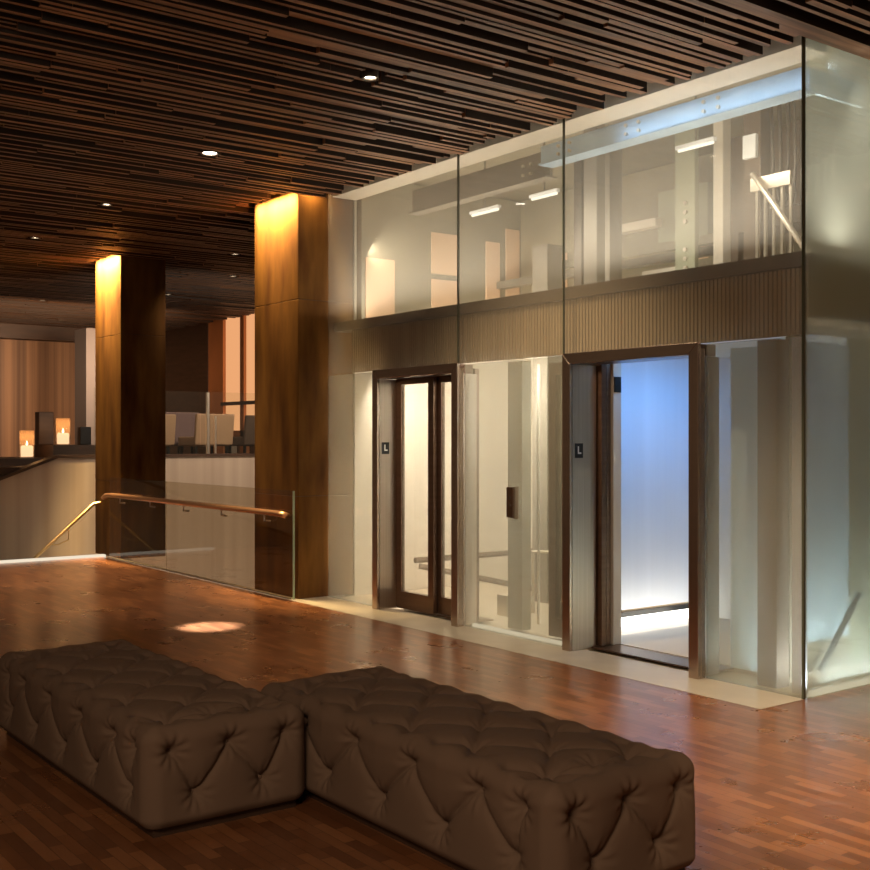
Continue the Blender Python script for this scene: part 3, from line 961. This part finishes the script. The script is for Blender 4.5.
# lounge balustrade
lb = empty('lounge_balustrade', (-16.5, 7.9, 1.35), 'clear glass guard with steel posts on top of the beige stair wall', 'balustrade')
for (a, b) in ((6.75, 7.72), (7.74, 10.2)):
    box(-16.545, -16.53, a, b, 1.352, 2.33).build('glass_pane', M['clear'], lb)
MB().tube([(-16.50, 7.84, 1.352), (-16.50, 7.84, 2.32)], 0.03, 12).build('post', M['galv'], lb)
MB().tube([(-16.50, 7.97, 1.352), (-16.50, 7.97, 1.95)], 0.02, 12).build('post', M['galv'], lb)
gs = empty('lounge_balustrade', (-16.5, 6.15, 1.35), 'bright glass edge guard beside the farther brass column', 'balustrade')
box(-16.55, -16.53, 6.02, 6.6, 1.352, 2.35).build('glass_pane', M['clear'], gs)
MB().tube([(-16.52, 6.14, 1.352), (-16.52, 6.14, 2.35)], 0.022, 10).build('post', M['galv'], gs)

# ------------------------------------------------------------------ lounge ledges, candles, furniture
tag(box(-18.9, -17.5, 4.0, 5.72, 1.182, 1.295).build('low_ledge', M['darkwood']), 'lower dark wooden ledge under the left candle', 'ledge')
tag(box(-18.9, -17.5, 5.73, 6.7, 1.182, 1.49).build('low_ledge', M['darkwood']), 'higher dark wooden ledge under the right candle', 'ledge')


def candle(x, y, z, label):
    c = empty('candle_lantern', (x, y, z), label, 'candle', 'glass candle lanterns')
    h, r = 0.42, 0.11
    MB().lathe(x, y, [(r, z + 0.001), (r, z + h), (r - 0.006, z + h), (r - 0.006, z + 0.012)], 24).build('glass_cylinder', M['jar'], c, smooth=True)
    MB().lathe(x, y, [(r - 0.02, z + 0.014), (r - 0.018, z + 0.17), (r - 0.04, z + 0.19)], 20).build('wax', M['candle'], c)
    MB().lathe(x, y, [(0.006, z + 0.19), (0.016, z + 0.215), (0.004, z + 0.26)], 10).build('flame', M['flame'], c)
    d = bpy.data.lights.new('candle_glow', 'POINT')
    d.energy = 3
    d.color = (1, 0.55, 0.22)
    d.shadow_soft_size = 0.05
    o = bpy.data.objects.new('candle_glow', d)
    COL.objects.link(o)
    o.location = (x, y, z + 0.35)
    return c


candle(-17.8, 5.42, 1.296, 'lit candle in a glass cylinder on the lower ledge')
candle(-17.8, 5.98, 1.491, 'lit candle in a glass cylinder on the higher ledge')
tag(box(-18.5, -18.3, 5.76, 6.0, 1.491, 2.02).build('pedestal', M['darkwood'], bevel=0.01), 'tall dark wooden block between the two candles', 'pedestal')
tag(box(-18.3, -18.15, 6.38, 6.56, 1.491, 1.78).build('pedestal', M['black'], bevel=0.01), 'small black block right of the higher candle', 'pedestal')


def chair(x, y, w, mat, label, h=0.86, lean=0.12):
    """lounge chair seen from behind, back to the stairs"""
    zf = 1.182
    c = empty('lounge_chair', (x, y, zf), label, 'chair', 'lounge chairs behind the stair glass')
    MB().prism([(x + 0.26, y - w / 2, zf + 0.30), (x + 0.34, y - w / 2, zf + 0.30), (x + 0.34 + lean, y - w / 2 - 0.02, zf + h), (x + 0.26 + lean, y - w / 2 - 0.02, zf + h)], (0, w + 0.03, 0)).build('backrest', mat, c, bevel=0.02)
    box(x - 0.34, x + 0.30, y - w / 2, y + w / 2, zf + 0.28, zf + 0.44).build('seat', mat, c, bevel=0.02)
    for sx in (-0.3, 0.26):
        for sy in (-1, 1):
            box(x + sx - 0.02, x + sx + 0.02, y + sy * (w / 2 - 0.05) - 0.02, y + sy * (w / 2 - 0.05) + 0.02, zf, zf + 0.28).build('leg', M['black'], c)
    return c


chair(-17.6, 7.28, 0.62, M['chair_beige'], 'beige lounge chair beside the farther brass column', 0.8)
chair(-18.6, 8.15, 0.62, M['chair_mauve'], 'mauve lounge chair behind the steel post')
chair(-17.7, 8.35, 0.66, M['chair_beige'], 'beige lounge chair right of the steel post', 0.82)
chair(-17.5, 9.15, 0.66, M['chair_dark'], 'dark brown lounge chair next to the near brass column', 0.8)
tag(box(-18.9, -18.1, 7.2, 7.75, 1.182, 2.2).build('host_cabinet', M['darkwood'], bevel=0.01), 'dark cabinet standing behind the lounge chairs', 'cabinet')

# ------------------------------------------------------------------ tufted ottomans
OL, OW, OZ0, OZ1 = 2.06, 0.72, 0.042, 0.435


def ottoman_mesh(seed):
    rng = np.random.RandomState(seed)
    rad = 0.055
    res = 0.008
    nx, ny, nz = int(OL / res), int(OW / res), int((OZ1 - OZ0) / res)
    xs = np.linspace(-OL / 2, OL / 2, nx + 1)
    ys = np.linspace(-OW / 2, OW / 2, ny + 1)
    zs = np.linspace(OZ0, OZ1, nz + 1)
    idx = {}
    verts = []
    faces = []

    def vid(i, j, k):
        key = (i, j, k)
        if key not in idx:
            idx[key] = len(verts)
            verts.append((xs[i], ys[j], zs[k]))
        return idx[key]
    for i in range(nx):
        for j in range(ny):
            faces.append((vid(i, j, nz), vid(i + 1, j, nz), vid(i + 1, j + 1, nz), vid(i, j + 1, nz)))
    for i in range(nx):
        for k in range(nz):
            faces.append((vid(i, 0, k), vid(i + 1, 0, k), vid(i + 1, 0, k + 1), vid(i, 0, k + 1)))
            faces.append((vid(i + 1, ny, k), vid(i, ny, k), vid(i, ny, k + 1), vid(i + 1, ny, k + 1)))
    for j in range(ny):
        for k in range(nz):
            faces.append((vid(nx, j, k), vid(nx, j + 1, k), vid(nx, j + 1, k + 1), vid(nx, j, k + 1)))
            faces.append((vid(0, j + 1, k), vid(0, j, k), vid(0, j, k + 1), vid(0, j + 1, k + 1)))
    P = np.array(verts)
    lo = np.array([-OL / 2 + rad, -OW / 2 + rad, -10])
    hi = np.array([OL / 2 - rad, OW / 2 - rad, OZ1 - rad])
    C = np.clip(P, lo, hi)
    D = P - C
    ln = np.linalg.norm(D, axis=1)
    nrm = D / np.maximum(ln, 1e-9)[:, None]
    P = C + nrm * rad
    # bottom edge tucks under
    tuck = np.clip((OZ0 + 0.03 - P[:, 2]) / 0.03, 0, 1)
    # button lattice, row by row
    nb = 5
    pitch = OL / nb
    B, Bn, rows = [], [], []
    hx, hy = OL / 2, OW / 2

    def add(p, n):
        B.append(p)
        Bn.append(n)
        return len(B) - 1
    zlow, zhi = OZ0 + 0.115, OZ1 - 0.095
    top_rows = [-0.20, 0.0, 0.20]
    # rings of rows in unfolded order: side low, side high, top rows, other side high, low
    order = [('s', -1, zlow), ('s', -1, zhi)] + [('t', v, 0) for v in top_rows] + [('s', 1, zhi), ('s', 1, zlow)]
    grid = []
    for ri, (kind, v, z) in enumerate(order):
        odd = ri % 2
        row = []
        cnt = nb if odd == 0 else nb + 1
        for c in range(cnt):
            x = -hx + pitch * (c + (0.5 if odd == 0 else 0.0))
            if odd == 1 and c in (0, nb):
                x = -hx + 0.17 if c == 0 else hx - 0.17
            if kind == 's':
                row.append(add((x, v * hy, z), (0, v, 0)))
            else:
                row.append(add((x, v, OZ1), (0, 0, 1)))
        grid.append(row)
    segs = []
    for ri in range(len(grid) - 1):
        a, b = grid[ri], grid[ri + 1]
        odd = ri % 2
        for c in range(len(a)):
            if odd == 0:
                segs.append((a[c], b[c]))
                segs.append((a[c], b[c + 1]))
            else:
                if c < len(b):
                    segs.append((a[c], b[c]))
                if c - 1 >= 0:
                    segs.append((a[c], b[c - 1]))
    # the two ends
    for sx in (-1, 1):
        up = [add((sx * hx, v, zhi), (sx, 0, 0)) for v in (-0.26, 0.0, 0.26)]
        lowr = [add((sx * hx, v, zlow), (sx, 0, 0)) for v in (-0.155, 0.155)]
        for c in range(2):
            segs.append((lowr[c], up[c]))
            segs.append((lowr[c], up[c + 1]))
        # connect to the nearest top row buttons
        e_top = [grid[2 + q][0 if sx < 0 else -1] for q in range(3)]
        segs += [(up[0], e_top[0]), (up[1], e_top[0]), (up[1], e_top[2]), (up[2], e_top[2])]
    nreal = len(B)
    B = np.array(B, dtype=float)
    Bn = np.array(Bn, dtype=float)
    disp = np.zeros(len(P))
    # creases, softer where they roll over an edge
    edge = np.sqrt(np.clip(1 - np.max(np.abs(nrm), axis=1), 0, 1))
    soft = 1 - 0.7 * np.clip(edge * 2.2, 0, 1)
    dc = np.full(len(P), 1e9)
    for (a, b) in segs:
        pa, pb = B[a], B[b]
        ab = pb - pa
        L2 = ab @ ab
        t = np.clip(((P - pa) @ ab) / L2, 0, 1)
        Q = pa + t[:, None] * ab
        d = np.linalg.norm(P - Q, axis=1)
        # straight lines across the box edge cut the corner: allow for it
        if abs(Bn[a] @ Bn[b]) < 0.5:
            d = np.maximum(0, d - 0.055 * (1 - np.abs(2 * t - 1)))
        w_ = 0.8 + 0.4 * rng.rand()
        dc = np.minimum(dc, d / w_)
    low = [c for row in (grid[0], grid[-1]) for c in row]
    ghost = set(range(nreal)) - set()
    seam_ends = set()
    db = np.full(len(P), 1e9)
    nearest = np.zeros(len(P), int)
    real = [i for i in range(len(B)) if B[i][2] > OZ0 + 0.01]
    for i in real:
        d = np.linalg.norm(P - B[i], axis=1)
        m = d < db
        db[m] = d[m]
        nearest[m] = i
    puff = 0.017 * (1 - np.exp(-(dc / 0.042) ** 1.1)) * (0.45 + 0.55 * soft)
    crease = -0.015 * np.exp(-(dc / 0.0085)) * soft
    pit = -0.036 * np.exp(-(db / 0.024) ** 1.0) - 0.009 * np.exp(-(db / 0.07) ** 2)
    # radiating wrinkles round each button
    rel = P - B[nearest]
    nn = Bn[nearest]
    ux = np.where(np.abs(nn[:, [0]]) > 0.5, np.array([[0, 1, 0]]), np.array([[1, 0, 0]]))
    vy = np.cross(nn, ux)
    ang = np.arctan2((rel * vy).sum(1), (rel * ux).sum(1))
    ph = rng.rand(len(B))[nearest] * 6.28
    wr = 0.0042 * np.sin(ang * 9 + ph) * np.exp(-((db - 0.045) / 0.03) ** 2)
    slow = 0.004 * np.sin(P[:, 0] * 7 + seed) * np.sin(P[:, 1] * 9 + 2 * seed)
    disp = (puff + crease + pit + wr + slow) * (1 - 0.7 * tuck)
    P2 = P + nrm * disp[:, None]
    P2 -= nrm * (tuck ** 2 * 0.010)[:, None]
    P2[:, 2] = np.maximum(P2[:, 2], OZ0 - 0.004)
    btn = [(B[i], Bn[i]) for i in real]
    return P2, faces, btn


def make_ottoman(loc, label, seed):
    r = empty('tufted_ottoman', loc, label, 'ottoman', 'long tufted ottomans')
    P, F, btn = ottoman_mesh(seed)
    me = bpy.data.meshes.new('upholstery')
    me.from_pydata([tuple(p) for p in P], [], F)
    me.materials.append(M['fabric'])
    me.polygons.foreach_set('use_smooth', [True] * len(me.polygons))
    o = bpy.data.objects.new('upholstery', me)
    COL.objects.link(o)
    o.parent = r
    pl = MB().box(-OL / 2 + 0.035, OL / 2 - 0.035, -OW / 2 + 0.035, OW / 2 - 0.035, 0.0, OZ0 + 0.03)
    pl.v = [(v[0] + loc[0], v[1] + loc[1], v[2] + loc[2]) for v in pl.v]
    pl.build('plinth', M['darkwood'], r)
    # fabric covered buttons sit at the bottom of the dimples
    bmesh_me = None
    for (b, n) in btn:
        if bmesh_me is None:
            vs = MB().lathe(0, 0, [(0.002, -0.006), (0.013, -0.004), (0.013, 0.0), (0.009, 0.005), (0.002, 0.007)], 10)
            bmesh_me = bpy.data.meshes.new('button')
            bmesh_me.from_pydata(vs.v, [], vs.f)
            bmesh_me.materials.append(M['fabric'])
            bmesh_me.polygons.foreach_set('use_smooth', [True] * len(bmesh_me.polygons))
        k = bpy.data.objects.new('button', bmesh_me)
        COL.objects.link(k)
        k.parent = r
        k.location = Vector(b) - Vector(n) * 0.046
        k.rotation_euler = Vector(n).to_track_quat('Z', 'Y').to_euler()
    return r


make_ottoman((-5.29, 2.13, 0), 'dark taupe tufted ottoman at the left, farther from the elevators', 3)
make_ottoman((-3.77, 2.895, 0), 'dark taupe tufted ottoman at the right, pushed against the other one', 5)
